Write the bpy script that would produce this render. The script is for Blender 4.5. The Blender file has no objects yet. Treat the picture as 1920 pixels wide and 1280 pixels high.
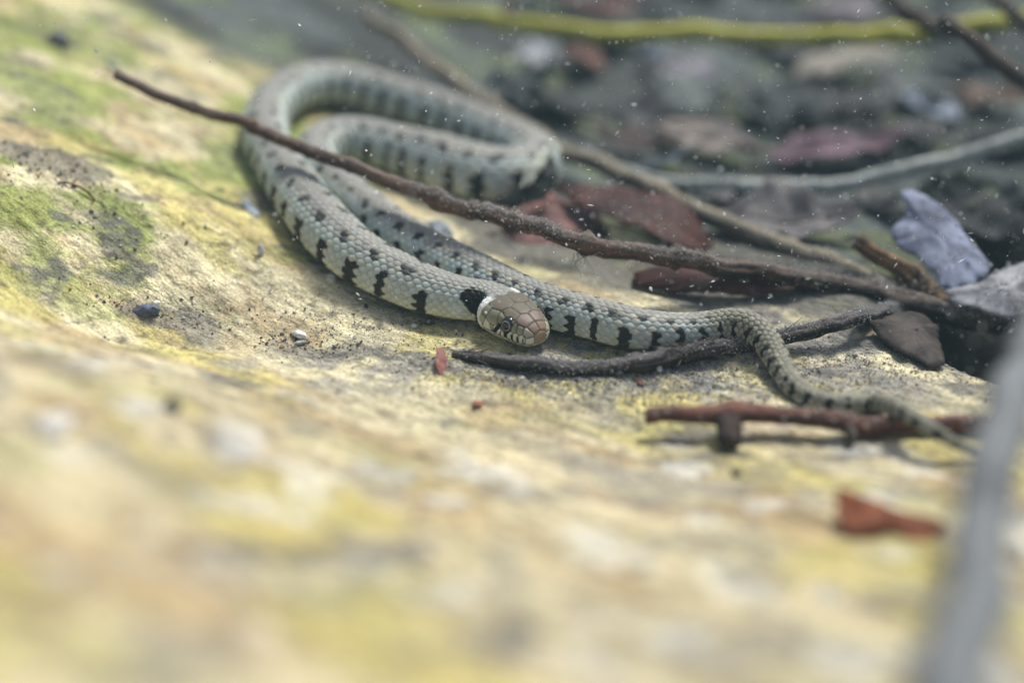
# A barred grass snake resting on the bed of a shallow pool. 1 Blender unit = 10 cm.
import bpy, math, random
import numpy as np
from mathutils import Vector, Matrix

scene = bpy.context.scene
C = scene.collection
R = math.radians
rng = np.random.default_rng(7)
random.seed(7)

# ------------------------------------------------------------------ camera, sky, sun, exposure
PITCH = R(28.0)
CAM = np.array([0.0, -3.708, 1.972])
F = 1920 * 50 / 36.0
cam_data = bpy.data.cameras.new('camera')
cam = bpy.data.objects.new('camera', cam_data)
C.objects.link(cam)
cam.location = CAM
cam.rotation_euler = (math.pi / 2 - PITCH, 0, 0)
cam_data.lens = 50
cam_data.sensor_width = 36
cam_data.clip_start = 0.02
cam_data.clip_end = 200
cam_data.dof.use_dof = True
cam_data.dof.focus_distance = 4.17
cam_data.dof.aperture_fstop = 0.29
scene.camera = cam

world = bpy.data.worlds.new('World')
scene.world = world
world.use_nodes = True
wn = world.node_tree.nodes
wl = world.node_tree.links
sky = wn.new('ShaderNodeTexSky')
sky.sky_type = 'NISHITA'
sky.sun_disc = False
SUN_EL, SUN_AZ = R(56), R(32)          # high, behind and a little to the right
sky.sun_elevation = SUN_EL
sky.sun_rotation = SUN_AZ
sky.air_density = 1.0
sky.dust_density = 4.0
wl.new(sky.outputs[0], wn['Background'].inputs[0])
wn['Background'].inputs[1].default_value = 0.05

sun_data = bpy.data.lights.new('sun', 'SUN')
sun_data.energy = 1.5
sun_data.angle = R(12)
sun_data.color = (0.965, 1.0, 0.985)
sun = bpy.data.objects.new('sun', sun_data)
C.objects.link(sun)
sd = Vector((math.sin(SUN_AZ) * math.cos(SUN_EL), math.cos(SUN_AZ) * math.cos(SUN_EL), math.sin(SUN_EL)))
sun.rotation_euler = (-sd).to_track_quat('-Z', 'Y').to_euler()
sun.location = sd * 20

vs = scene.view_settings
vs.view_transform = 'Standard'
vs.look = 'None'
vs.exposure = 1.36
vs.gamma = 1.0
scene.cycles.use_denoising = True
scene.cycles.max_bounces = 6
scene.cycles.volume_bounces = 1
scene.cycles.caustics_reflective = False
scene.cycles.caustics_refractive = False

# ------------------------------------------------------------------ noise and ground shape
def _hash(ix, iy, iz):
    n = (ix.astype(np.int64) * 374761393 + iy.astype(np.int64) * 668265263 + iz.astype(np.int64) * 2147483647) & 0xffffffff
    n = ((n ^ (n >> 13)) * 1274126177) & 0xffffffff
    n = ((n ^ (n >> 16)) * 2246822519) & 0xffffffff
    return ((n ^ (n >> 15)) & 0xffffff) / float(0xffffff)

def vnoise(x, y, z=0.0):
    x, y, z = np.broadcast_arrays(np.asarray(x, float), np.asarray(y, float), np.asarray(z, float))
    ix, iy, iz = np.floor(x), np.floor(y), np.floor(z)
    fx, fy, fz = x - ix, y - iy, z - iz
    ux, uy, uz = [f * f * f * (f * (f * 6 - 15) + 10) for f in (fx, fy, fz)]
    out = 0
    for a in (0, 1):
        wx = ux if a else 1 - ux
        for b in (0, 1):
            wy = uy if b else 1 - uy
            for c in (0, 1):
                wz = uz if c else 1 - uz
                out = out + wx * wy * wz * _hash(ix + a, iy + b, iz + c)
    return out * 2 - 1

def fbm(x, y, z=0.0, o=4, g=0.5):
    s, a, t = 0, 1.0, 0
    for k in range(o):
        s = s + a * vnoise(np.asarray(x) * 2 ** k + 17.3 * k, np.asarray(y) * 2 ** k - 9.1 * k, np.asarray(z) * 2 ** k + 3.7 * k)
        t += a
        a *= g
    return s / t

def sp(v, k):                       # soft ramp
    return k * np.logaddexp(0, v / k)

def sst(a, b, v):
    t = np.clip((v - a) / (b - a), 0, 1)
    return t * t * (3 - 2 * t)

def gs(x, y, cx, cy, sx, sy):
    return np.exp(-((x - cx) / sx) ** 2 - ((y - cy) / sy) ** 2)

def Hs(x, y):                       # the broad shape of the bed
    x = np.asarray(x, float); y = np.asarray(y, float)
    xl = np.maximum(x, -3.2)
    z = 0.30 * sp(-(xl + 0.30), 0.18)
    yy = np.maximum(y, -2.9)
    z = z + 0.30 * (1 - .55 * sst(.3, 1.3, x)) * sp(-(yy + 0.50 + 0.10 * np.sin(x * 2.3 + 0.5)), 0.12)
    z = z - 0.15 * gs(x, y, -1.15, -0.12, 0.60, 0.34)
    z = z + 0.05 * gs(x, y, -0.85, -0.95, 0.5, 0.28)
    z = z - 0.10 * sst(0.1, 1.0, x) * sst(0.5, 1.5, y)
    z = z - 0.22 * gs(x, y, 1.75, 0.60, 0.40, 0.34) - 0.42 * gs(x, y, 1.58, 0.10, 0.25, 0.24)
    z = z + 0.22 * sp(y - 4.0, 0.6)
    return z

def H(x, y):
    x = np.asarray(x, float); y = np.asarray(y, float)
    u, v = x * 0.82 - y * 0.57, x * 0.57 + y * 0.82
    z = Hs(x, y)
    z = z + 0.030 * fbm(u * 1.6 + 5, v * 3.0, 1.5, 3)
    z = z + 0.024 * fbm(u * 5, v * 10, 4.5, 4) * (0.4 + 0.6 * sst(-0.3, 0.4, fbm(x * 1.2, y * 1.2, 8.0, 2)))
    z = z + 0.0075 * fbm(u * 17, v * 36, 7.5, 3) + 0.006 * np.minimum(fbm(x * 22, y * 24, 12.5, 3) + .18, 0)
    return z

# ------------------------------------------------------------------ where a spot of the place lies
FW = np.array([0, math.cos(PITCH), -math.sin(PITCH)])
UP = np.array([0, math.sin(PITCH), math.cos(PITCH)])
RT = np.array([1.0, 0, 0])

def atd(px, py, d):
    return CAM + d * (FW + RT * (px - 960) / F + UP * (640 - py) / F)

_D = np.linspace(1.4, 14, 2600)
def at(px, py, h=0.0, ground=Hs):
    P = CAM + _D[:, None] * (FW + RT * (px - 960) / F + UP * (640 - py) / F)
    g = P[:, 2] - ground(P[:, 0], P[:, 1]) - h
    k = np.argmax(g < 0)
    if g[k] >= 0:
        k = len(_D) - 1
    k = max(k, 1)
    t = g[k - 1] / (g[k - 1] - g[k] + 1e-12)
    return P[k - 1] + (P[k] - P[k - 1]) * t

def depth(p):
    return float(np.dot(np.asarray(p) - CAM, FW))

# ------------------------------------------------------------------ mesh helpers
def make_mesh(name, V, Fq, cols=None, smooth=True):
    V = np.asarray(V, np.float32); Fq = np.asarray(Fq, np.int32)
    me = bpy.data.meshes.new(name)
    n = Fq.shape[1]
    me.vertices.add(len(V)); me.vertices.foreach_set('co', V.ravel())
    me.loops.add(Fq.size); me.loops.foreach_set('vertex_index', Fq.ravel())
    me.polygons.add(len(Fq))
    me.polygons.foreach_set('loop_start', np.arange(0, Fq.size, n, dtype=np.int32))
    try:
        me.polygons.foreach_set('loop_total', np.full(len(Fq), n, np.int32))
    except Exception:
        pass
    me.polygons.foreach_set('use_smooth', np.full(len(Fq), smooth, bool))
    me.update(calc_edges=True)
    if cols is not None:
        c = np.ones((len(V), 4), np.float32)
        c[:, :3] = np.clip(cols, 0, 1)
        at_ = me.color_attributes.new('Col', 'FLOAT_COLOR', 'POINT')
        at_.data.foreach_set('color', c.ravel())
    return me

def put(name, V, Fq, mat, parent=None, cols=None, smooth=True, loc=None):
    V = np.asarray(V, float)
    if parent is not None:
        loc = np.array(parent['_base']) if '_base' in parent else np.zeros(3)
        V = V - loc
    elif loc is not None:
        V = V - np.asarray(loc)
    o = bpy.data.objects.new(name, make_mesh(name, V, Fq, cols, smooth))
    o.data.materials.append(mat)
    C.objects.link(o)
    if parent is not None:
        o.parent = parent
    elif loc is not None:
        o.location = [float(q) for q in loc]
    return o

def tag(o, label=None, cat=None, group=None, kind=None):
    if label: o['label'] = label
    if cat: o['category'] = cat
    if group: o['group'] = group
    if kind: o['kind'] = kind
    return o

EMPTIES = []
def thing(name, label, cat, base, group=None):
    o = bpy.data.objects.new(name, None)
    o.empty_display_size = 0.05
    C.objects.link(o)
    o.location = [float(q) for q in base]
    o['_base'] = [float(q) for q in base]
    EMPTIES.append(o)
    return tag(o, label, cat, group)

def grid_faces(n, m, closed):
    i = np.arange(n - 1)[:, None]; j = np.arange(m if closed else m - 1)[None, :]
    j2 = (j + 1) % m
    f = np.stack([i * m + j + 0 * j2, i * m + j2, (i + 1) * m + j2, (i + 1) * m + j], -1)
    return f.reshape(-1, 4)

def spline(P, n):
    """Catmull-Rom through rows of P (centripetal enough), n samples, then even in length of the first 3 columns."""
    P = np.asarray(P, float)
    Q = np.vstack([2 * P[0] - P[1], P, 2 * P[-1] - P[-2]])
    out = []
    for k in range(1, len(Q) - 2):
        t = np.linspace(0, 1, 40, endpoint=False)[:, None]
        a, b, c, d = Q[k - 1], Q[k], Q[k + 1], Q[k + 2]
        out.append(0.5 * (2 * b + (c - a) * t + (2 * a - 5 * b + 4 * c - d) * t ** 2 + (3 * b - a - 3 * c + d) * t ** 3))
    out = np.vstack(out + [P[-1:]])
    L = np.r_[0, np.cumsum(np.linalg.norm(np.diff(out[:, :3], axis=0), axis=1))]
    s = np.linspace(0, L[-1], n)
    return np.stack([np.interp(s, L, out[:, q]) for q in range(out.shape[1])], 1), s

def frames(P):
    T = np.gradient(P, axis=0)
    T /= np.linalg.norm(T, axis=1)[:, None] + 1e-12
    Z = np.array([0, 0, 1.0])
    U = Z - T * (T @ Z)[:, None]
    n = np.linalg.norm(U, axis=1)[:, None]
    U = np.where(n > 0.05, U / (n + 1e-9), np.array([0, 1.0, 0]))
    B = np.cross(T, U)
    return T, U, B

# ------------------------------------------------------------------ materials
def material(name, rough=0.6, spec=0.25, grain=40.0, vary=0.25, bump=0.15, bump_scale=60.0, stretch=(1, 1, 1), rot=0.0, base=None, sss=0.0, bdist=0.004, fine=None):
    m = bpy.data.materials.new(name)
    m.use_nodes = True
    N = m.node_tree.nodes; L = m.node_tree.links
    b = N['Principled BSDF']
    b.inputs['Roughness'].default_value = rough
    b.inputs['Specular IOR Level'].default_value = spec
    if base is None:
        a = N.new('ShaderNodeAttribute'); a.attribute_name = 'Col'; csrc = a.outputs['Color']
    else:
        a = N.new('ShaderNodeRGB'); a.outputs[0].default_value = (*base, 1); csrc = a.outputs[0]
    tc = N.new('ShaderNodeTexCoord')
    mr_ = N.new('ShaderNodeMapping'); mr_.inputs['Rotation'].default_value = (0, 0, rot)
    L.new(tc.outputs['Object'], mr_.inputs[0])
    mp = N.new('ShaderNodeMapping'); mp.inputs['Scale'].default_value = stretch
    L.new(mr_.outputs[0], mp.inputs[0])
    nz = N.new('ShaderNodeTexNoise'); nz.inputs['Scale'].default_value = grain; nz.inputs['Detail'].default_value = 6; nz.inputs['Roughness'].default_value = 0.65
    L.new(mp.outputs[0], nz.inputs['Vector'])
    mr = N.new('ShaderNodeMapRange'); mr.inputs[1].default_value = 0.3; mr.inputs[2].default_value = 0.7
    mr.inputs[3].default_value = 1 - vary; mr.inputs[4].default_value = 1 + vary
    L.new(nz.outputs[0], mr.inputs[0])
    mx = N.new('ShaderNodeMix'); mx.data_type = 'RGBA'; mx.blend_type = 'MULTIPLY'; mx.inputs[0].default_value = 1.0
    L.new(csrc, mx.inputs[6]); L.new(mr.outputs[0], mx.inputs[7])
    cout = mx.outputs[2]
    if fine:
        nf = N.new('ShaderNodeTexNoise'); nf.inputs['Scale'].default_value = fine[0]; nf.inputs['Detail'].default_value = 4
        L.new(tc.outputs['Object'], nf.inputs['Vector'])
        mf = N.new('ShaderNodeMapRange'); mf.inputs[1].default_value = 0.36; mf.inputs[2].default_value = 0.6
        mf.inputs[3].default_value = 1 - fine[1]; mf.inputs[4].default_value = 1 + .35 * fine[1]
        L.new(nf.outputs[0], mf.inputs[0])
        m3 = N.new('ShaderNodeMix'); m3.data_type = 'RGBA'; m3.blend_type = 'MULTIPLY'; m3.inputs[0].default_value = 1.0
        L.new(cout, m3.inputs[6]); L.new(mf.outputs[0], m3.inputs[7]); cout = m3.outputs[2]
    L.new(cout, b.inputs['Base Color'])
    n2 = N.new('ShaderNodeTexNoise'); n2.inputs['Scale'].default_value = bump_scale; n2.inputs['Detail'].default_value = 5
    L.new(mp.outputs[0], n2.inputs['Vector'])
    bp = N.new('ShaderNodeBump'); bp.inputs['Strength'].default_value = bump; bp.inputs['Distance'].default_value = bdist
    L.new(n2.outputs[0], bp.inputs['Height']); L.new(bp.outputs[0], b.inputs['Normal'])
    if sss:
        b.inputs['Subsurface Weight'].default_value = sss
        b.inputs['Subsurface Radius'].default_value = (0.02, 0.015, 0.01)
        b.inputs['Subsurface Scale'].default_value = 1.0
    return m

M = {}
M['bed'] = material('bed', 0.9, 0.05, 36, 0.36, 1.0, 60, stretch=(.62, 1.25, 1), rot=R(36.87), bdist=0.012, fine=(150, .34))
M['snake'] = material('snake', 0.42, 0.12, 260, 0.08, 0.05, 300, bdist=0.001)
M['bark'] = material('bark', 0.75, 0.08, 60, 0.35, 0.6, 110, bdist=0.006)
M['leaf'] = material('leaf', 0.6, 0.10, 22, 0.30, 0.35, 45, bdist=0.006)
M['stone'] = material('stone', 0.55, 0.12, 50, 0.2, 0.3, 60)
M['silt'] = material('silt', 0.9, 0.03, 30, 0.2, 0.0, 40)
M['reed'] = material('reed', 0.6, 0.12, 30, 0.18, 0.3, 60, stretch=(1, 1, 1))
eye_m = material('eye', 0.08, 0.6, 50, 0.0, 0.0, 50); M['eye'] = eye_m
bub = bpy.data.materials.new('bubble'); bub.use_nodes = True
bb = bub.node_tree.nodes['Principled BSDF']
bb.inputs['Base Color'].default_value = (0.95, 0.97, 1, 1); bb.inputs['Roughness'].default_value = 0.02
bb.inputs['Transmission Weight'].default_value = 0.7; bb.inputs['IOR'].default_value = 1.33
M['bubble'] = bub

# ------------------------------------------------------------------ the bed
def axis(lo, c0, c1, hi, step, n_lo, n_hi):
    a = np.arange(c0, c1, step)
    l = c0 - (np.linspace(0, 1, n_lo + 1)[1:] ** 1.6) * (c0 - lo)
    h = c1 + (np.linspace(0, 1, n_hi + 1) ** 1.6) * (hi - c1)
    return np.r_[l[::-1], a, h]

def lerp(a, b, w):
    return a * (1 - w[..., None]) + b * w[..., None]

def rgb(*c):
    return np.array(c, float)

def on_xy(px, py):
    return at(px, py)[:2]

_q = np.array([on_xy(*p) for p in ((560, 60), (640, 200), (760, 340), (900, 480), (1050, 535), (1250, 572), (1450, 592), (1640, 640), (1720, 700))])
_q = _q[np.argsort(_q[:, 0])]
LINE = (_q[:, 0], _q[:, 1])

def bed_colour(x, y):
    u, v = x * 0.80 - y * 0.60, x * 0.60 + y * 0.80       # u runs along the grain of the rock
    cream, tan, yellow = rgb(.66, .575, .36), rgb(.47, .355, .19), rgb(.58, .50, .18)
    green, grey, mud = rgb(.29, .33, .095), rgb(.33, .305, .26), rgb(.075, .077, .072)
    n1 = fbm(u * 2.0, v * 4.2, 21.0, 5, .6)
    n2 = fbm(u * 3.6 + 4, v * 7.5, 33.0, 5, .6)
    n3 = fbm(u * 8, v * 34, 44.0, 4, .6)
    n4 = fbm(x * 3.2, y * 4.2, 55.0, 6, 0.65)
    n5 = fbm(x * 9, y * 11, 66.0, 5, 0.65)
    n6 = fbm(x * 5.5 + 9, y * 6.5, 93.0, 5, 0.7)
    col = np.broadcast_to(cream, x.shape + (3,)).copy()
    col = lerp(col, tan, np.clip(sst(-0.10, 0.30, n2) * 0.85, 0, 1))
    col = lerp(col, yellow, np.clip(sst(0.0, 0.28, n1) * 0.75, 0, 1))
    gz = 0.30 + 0.70 * sst(-0.25, -1.0, x) * sst(-0.5, 0.4, y)
    gz = np.maximum(gz, 1.3 * sst(-.1, -.7, x) * sst(.35, .9, y))
    col = lerp(col, green, np.clip(sst(-0.02, 0.30, n4 + 0.24 * (gz - 0.5)) * np.minimum(gz, 1) * .9, 0, .9))
    col = col * (1 + 0.48 * n3[..., None] + 0.26 * n6[..., None])
    # grey silt lying in hollows and round the twigs
    hollow = sst(0.05, 0.35, -fbm(u * 1.6 + 5, v * 3.0, 1.5, 3) + 0.45 * n5)
    silt_zone = np.clip(gs(x, y, 0.35, -0.10, 0.75, 0.22) + gs(x, y, 0.9, -0.05, 0.6, 0.42) + 0.8 * gs(x, y, -0.5, -0.25, 0.35, 0.12), 0, 1)
    w = np.clip(hollow * (0.18 + .35 * sst(-.2, .5, x)) + silt_zone * sst(-0.25, 0.20, n5 + 0.4 * n4), 0, 0.9)
    col = lerp(col, grey, w * (0.55 + 0.45 * sst(-1.7, -0.6, y)))
    # dark stains and flecks
    d1 = sst(0.24, 0.40, fbm(x * 4.3 + 3, y * 7.5, 77.0, 5, 0.65))
    col = lerp(col, rgb(.14, .135, .13), d1 * 0.75)
    pat = np.clip(gs(x, y, *on_xy(60, 290), .17, .10) + gs(x, y, *on_xy(140, 325), .10, .08) + gs(x, y, *on_xy(300, 590), .14, .06) + gs(x, y, *on_xy(370, 625), .05, .08) + gs(x, y, *on_xy(585, 655), .11, .04)
                  + gs(x, y, *on_xy(430, 830), .07, .10) + gs(x, y, *on_xy(110, 76), .07, .07) + .8 * gs(x, y, *on_xy(190, 410), .10, .06), 0, 1)
    col = lerp(col, rgb(.15, .14, .135), sst(.25, .75, pat + .45 * n5) * .62)
    n7 = fbm(x * 7.0, y * 8.0, 120.0, 3, .5); n8 = fbm(x * 6.2 + 5, y * 7.0, 140.0, 3, .5)
    near = sst(-.3, -.8, y)
    col = col * (1 - .17 * near[..., None] * rgb(.8, .95, 1.0))
    col = lerp(col, rgb(.80, .78, .72), sst(.22, .45, n7) * .42 * near)
    col = lerp(col, rgb(.22, .21, .19), sst(.20, .42, n8) * .45 * near)
    d2 = sst(0.34, 0.50, fbm(x * 30, y * 40, 88.0, 3, 0.6))
    col = lerp(col, rgb(.12, .10, .08), d2 * 0.6)
    # the deeper, muddy floor behind and to the right
    bound = (x - (-0.62) - 0.42 * (1.5 - y)) * 0.7 + (y - 1.5) * 0.75
    mb = sst(-0.15, 0.35, bound + 0.25 * n4)
    kx, ky = LINE
    beyond = y - np.interp(x, kx, ky) + .10 * n5
    murk = lerp(np.broadcast_to(rgb(.165, .155, .13), x.shape + (3,)).copy(), rgb(.085, .078, .07), sst(-.1, .25, n4))
    murk = lerp(murk, rgb(.30, .31, .15), .7 * sst(.12, .35, n1))
    wm = sst(-.05, .12, beyond) * .92
    col = col * (1 - wm[..., None]) + murk * wm[..., None]
    mb = np.maximum(mb, sst(1.0, 1.35, x + 0.12 * n5 + 0.35 * (y - 0.1)) * sst(-0.15, 0.10, y))
    mudc = lerp(np.broadcast_to(mud, x.shape + (3,)).copy(), rgb(.125, .140, .132), sst(-0.2, 0.35, n1 + 0.4 * n5))
    mudc = lerp(mudc, rgb(.25, .29, .12), 0.5 * sst(0.1, 0.4, n2))
    col = col * (1 - mb[..., None]) + mudc * mb[..., None]
    col = lerp(col, rgb(.010, .009, .009), sst(.35, .6, gs(x, y, 1.52, 0.10, .32, .34) + gs(x, y, *on_xy(1880, 450), .40, .5) + .25 * n5))  # near-black mud colour, with the hollow's shade under the leaves painted in
    return col

def build_bed():
    xs = axis(-8, -1.75, 1.75, 8, 0.0075, 90, 90)
    ys = axis(-5.2, -2.1, 2.0, 13, 0.0085, 50, 130)
    X, Y = np.meshgrid(xs, ys)
    Z = H(X, Y)
    # fine crumbly silt relief near the twigs
    crumb = np.clip(gs(X, Y, 0.35, -0.05, 0.8, 0.25) + gs(X, Y, 0.95, 0.0, 0.5, 0.3), 0, 1)
    Z = Z + crumb * 0.007 * np.maximum(fbm(X * 45, Y * 45, 9.0, 3), -0.2)
    V = np.stack([X, Y, Z], -1).reshape(-1, 3)
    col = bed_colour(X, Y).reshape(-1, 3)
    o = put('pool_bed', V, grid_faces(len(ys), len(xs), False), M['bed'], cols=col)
    tag(o, 'pale yellow and green algae stained rock bed sloping under the snake', None, None, 'structure')
build_bed()

# ------------------------------------------------------------------ the snake
def build_snake():
    # (pixel x, pixel y, half thickness in pixels, extra height above resting)
    body = [(862, 562, 42, 0), (800, 546, 45, 0), (740, 521, 47, 0), (682, 490, 49, 0), (632, 450, 50, 0),
            (588, 402, 49, 0), (549, 350, 46, 0), (515, 297, 43, 0), (497, 250, 42, 0), (507, 205, 42, 0.0),
            (545, 172, 42, 0.0), (600, 158, 42, 0.01), (668, 164, 41, 0.02), (745, 186, 41, 0.02), (815, 208, 42, 0.02), (878, 232, 43, 0.01),
            (938, 258, 44, 0), (985, 280, 46, 0), (1004, 306, 48, 0), (978, 328, 50, 0), (928, 332, 53, 0),
            (873, 322, 54, 0), (815, 305, 53, 0), (757, 288, 51, 0), (700, 272, 48, 0), (648, 263, 45, 0), (608, 270, 43, 0), (590, 296, 42, 0),
            (604, 330, 42, 0), (640, 362, 43, 0), (690, 402, 43, 0), (750, 445, 43, 0), (830, 487, 42, 0), (900, 522, 42, 0), (970, 556, 41, 0),
            (1040, 581, 40, 0), (1110, 599, 40, 0), (1180, 617, 40, 0), (1240, 623, 36, 0), (1300, 620, 31, 0.005), (1350, 610, 28, 0.02),
            (1392, 608, 27, 0.035), (1427, 626, 25, 0.03), (1452, 664, 23, 0.01), (1474, 704, 21, 0), (1503, 738, 19, 0), (1548, 756, 18, 0),
            (1598, 757, 17.5, 0), (1645, 756, 17, 0), (1690, 769, 16, 0.06), (1735, 797, 14, .07), (1780, 826, 11, .04), (1830, 850, 6, .01), (1860, 862, 2.0, 0)]
    pts = []
    for px, py, r, e in body:
        r = r * (0.96 if py < 300 and px < 1000 and px > 500 else 1.03)
        p = at(px, py, 0.08 + e)
        rr = r * depth(p) / F
        p = at(px, py, rr * 0.96 + e)
        pts.append([*p, r * depth(p) / F])
    pts = np.array(pts)
    tip = at(1014, 634, 0.050)
    rear = at(921, 570, 0.064)
    mid = (tip + rear) / 2
    L = float(np.linalg.norm(tip - rear))
    hp = np.array([[*tip, .05], [*mid, .055], [*rear, .062]])
    ctrl = np.vstack([hp, pts])
    path, _ = spline(ctrl, 6000)
    # smooth the height a little so the body flows over the bed
    k = np.exp(-np.linspace(-2, 2, 121) ** 2); k /= k.sum()
    pad = np.pad(path, ((60, 60), (0, 0)), mode='reflect', reflect_type='odd')
    sm = np.stack([np.convolve(pad[:, q], k, 'valid') for q in range(4)], 1)
    w = sst(200, 500, np.arange(6000.0))[:, None]
    path = path * (1 - w) + sm * w
    S = np.r_[0, np.cumsum(np.linalg.norm(np.diff(path[:, :3], axis=0), axis=1))]
    tot = S[-1]
    # ring positions: dense over the head
    th = np.linspace(0, 1, 40)
    s_tip = 0.05 * L * (1 - np.cos(th * np.pi / 2))
    s_head = np.linspace(0.05 * L, 1.25 * L, 210)[1:]
    s_body = np.arange(1.25 * L, tot, 0.0036)[1:]
    s = np.r_[s_tip, s_head, s_body]
    P = np.stack([np.interp(s, S, path[:, q]) for q in range(3)], 1)
    rad = np.interp(s, S, path[:, 3])
    Pd = np.stack([np.interp(s + 0.004, S, path[:, q]) - np.interp(s - 0.004, S, path[:, q]) for q in range(3)], 1)
    T = Pd / (np.linalg.norm(Pd, axis=1)[:, None] + 1e-12)
    Z = np.array([0, 0, 1.0])
    U = Z - T * (T @ Z)[:, None]; U /= np.linalg.norm(U, axis=1)[:, None]
    B = np.cross(T, U)
    # head sections (x = distance from the snout over head length)
    hx = [0, .012, .035, .08, .15, .25, .35, .48, .62, .78, .92, 1.05, 1.25]
    hw = [0, .022, .035, .046, .054, .061, .067, .075, .082, .084, .077, .070, .068]
    ht = [0, .015, .025, .034, .042, .049, .053, .056, .057, .057, .058, .061, .066]
    hb = [0, .014, .023, .029, .034, .037, .039, .042, .045, .048, .051, .056, .062]
    x = s / L
    W = np.where(x < 1.25, np.interp(x, hx, hw), 0); Tt = np.interp(x, hx, ht); Bt = np.interp(x, hx, hb)
    bl = sst(0.95, 1.9, x)
    W = np.where(x < 1.25, W, .068) * (1 - bl) + rad * bl
    Tt = Tt * (1 - bl) + rad * bl
    Bt = Bt * (1 - bl) + rad * 0.93 * bl
    ns = 176
    a = (np.arange(ns) + 0.5) / ns * 2 * np.pi - np.pi
    a = np.sign(a) * np.abs(a)
    n_ex = 2.0 + 0.75 * (1 - sst(0.7, 1.25, x)) * sst(0.0, 0.12, x)
    A = np.broadcast_to(a, (len(s), ns))
    sa, ca = np.sin(A), np.cos(A)
    nx = n_ex[:, None]
    pr = 1 / (np.abs(sa) ** nx + np.abs(ca) ** nx) ** (1 / nx)
    Yl = W[:, None] * pr * sa
    Zl = np.where(ca > 0, Tt[:, None], Bt[:, None]) * pr * ca
    X2 = np.broadcast_to(s[:, None], A.shape)
    # ---- scale lattice over the body
    deg = np.degrees(A)
    def s_of(px, py):
        k_ = [q for q in range(len(body)) if body[q][0] == px and body[q][1] == py][0]
        return float(S[np.argmin(np.linalg.norm(path[:, :3] - pts[k_, :3], axis=1))])
    sA, sB, sC, sD = s_of(1110, 599), s_of(1300, 620), s_of(1392, 608), s_of(1503, 738)
    rows_deg = np.interp(s, [0, sA, sB, sC, sD, tot], [11.2, 11.8, 16.0, 21.0, 24.0, 28.0])       # width of one scale row in degrees
    rw = rows_deg / 180 * np.pi * np.maximum(rad, 0.02)
    ls = np.maximum(rw * np.interp(s, [0, sA, sC, tot], [1.85, 1.85, 1.45, 1.5]), 0.010)
    ph = np.r_[0, np.cumsum(np.diff(s) / (0.5 * (ls[1:] + ls[:-1])))]
    Jf = deg / rows_deg[:, None]
    PH = np.broadcast_to(ph[:, None], A.shape)
    j0 = np.round(Jf)
    best = np.full(A.shape, 1e9); edge = np.zeros(A.shape); ci = np.zeros(A.shape); cj = np.zeros(A.shape); cda = np.zeros(A.shape); cdb = np.zeros(A.shape)
    for dj in (-1, 0, 1):                                     # overlapping rounded scales: the one nearer the head lies on top
        jr = j0 + dj
        off = 0.5 * np.mod(jr, 2)
        base = np.round(PH - off)
        for di in (-1, 0, 1):
            ic = base + di + off
            da = PH - ic; db = Jf - jr
            ell = np.sqrt((da / .80) ** 2 + (np.abs(db) / .80) ** 2)
            top_ = (ell < 1) & (ic < best)
            best = np.where(top_, ic, best); edge = np.where(top_, 1 - ell, edge)
            ci = np.where(top_, ic, ci); cj = np.where(top_, jr, cj); cda = np.where(top_, da, cda); cdb = np.where(top_, db, cdb)
    edge = edge * 0.8
    hsh = _hash(ci * 2, cj, ci * 0 + 5); hsh2 = _hash(ci * 2 + 7, cj, ci * 0 + 11)
    sc = X2 - (cda - .2) * ls[:, None] * 0.6
    tc = (cj + 0.4 * (Jf - cj)) * rows_deg[:, None]; ta = np.abs(tc)
    # ---- colours of the body, one decision per scale
    dors, flank, low = rgb(.265, .255, .225), rgb(.425, .465, .42), rgb(.66, .67, .52)
    col = np.broadcast_to(flank, A.shape + (3,)).copy()
    col = lerp(col, dors, 1 - sst(22, 52, ta + 12 * (hsh - .5)))
    col = lerp(col, low, sst(88, 112, ta) * 0.8)
    tailc = sst(sB - .05, sC - .02, s)[:, None] * np.ones_like(A)
    col = lerp(col, rgb(.21, .20, .145), tailc * (0.92 - 0.3 * sst(60, 100, ta)))
    col = col * (0.91 + 0.18 * hsh[..., None])
    spc = np.interp(s, [0, 1.0 * L, 4 * L, 8 * L, sA - 1.0, sA, sB, sC, sD, tot], [.125, .128, .115, .10, .086, .080, .066, .056, .046, .050])
    bp = np.r_[0, np.cumsum(np.diff(s) / spc[1:])] - 0.35
    BPs = np.interp(sc, s, bp)
    spw = np.interp(sc, s, spc)
    side = np.sign(tc)
    kb = np.round(BPs)
    jit = (_hash(kb, side + 3, kb * 0 + 2) - .5)
    jit2 = _hash(kb, side + 3, kb * 0 + 9)
    dist = np.abs(BPs - kb - 0.16 * jit) * spw
    bw = 0.0155 * (0.75 + 0.5 * jit2) * np.clip(spw / 0.10, 0.45, 1.1)
    lo_d = 50 + 14 * jit2 + 8 * (hsh - .5) - 30 * sst(sC - .05, sC + .25, sc)
    body_zone = x[:, None] > 1.75
    bar = (dist < bw + 0.004 * (hsh - .5)) & (ta > lo_d) & (ta < 118 + 14 * jit2) & body_zone
    halo = (dist < bw + 0.016) & (ta > lo_d - 12) & (ta < 126) & body_zone & ~bar & (hsh2 > .55)
    ks = np.round(BPs - 0.5) + 0.5
    js = _hash(ks * 2, side + 3, ks * 0 + 4)
    dist2 = np.abs(BPs - ks - 0.12 * (js - .5)) * spw
    spot = (dist2 < 0.0155 * (0.6 + 0.7 * js) * np.clip(spw / .10, .7, 1.1)) & (ta > 16 + 5 * js) & (ta < 35 + 6 * js) & body_zone & (tailc < .8)
    halo2 = (dist2 < 0.034) & (ta > 12) & (ta < 40) & body_zone & ~spot & (hsh2 > .7)
    col = lerp(col, rgb(.47, .43, .32), (halo * 0.55 + halo2 * 0.4) * (1 - 0.5 * tailc))
    black = rgb(.012, .012, .013)
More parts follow.
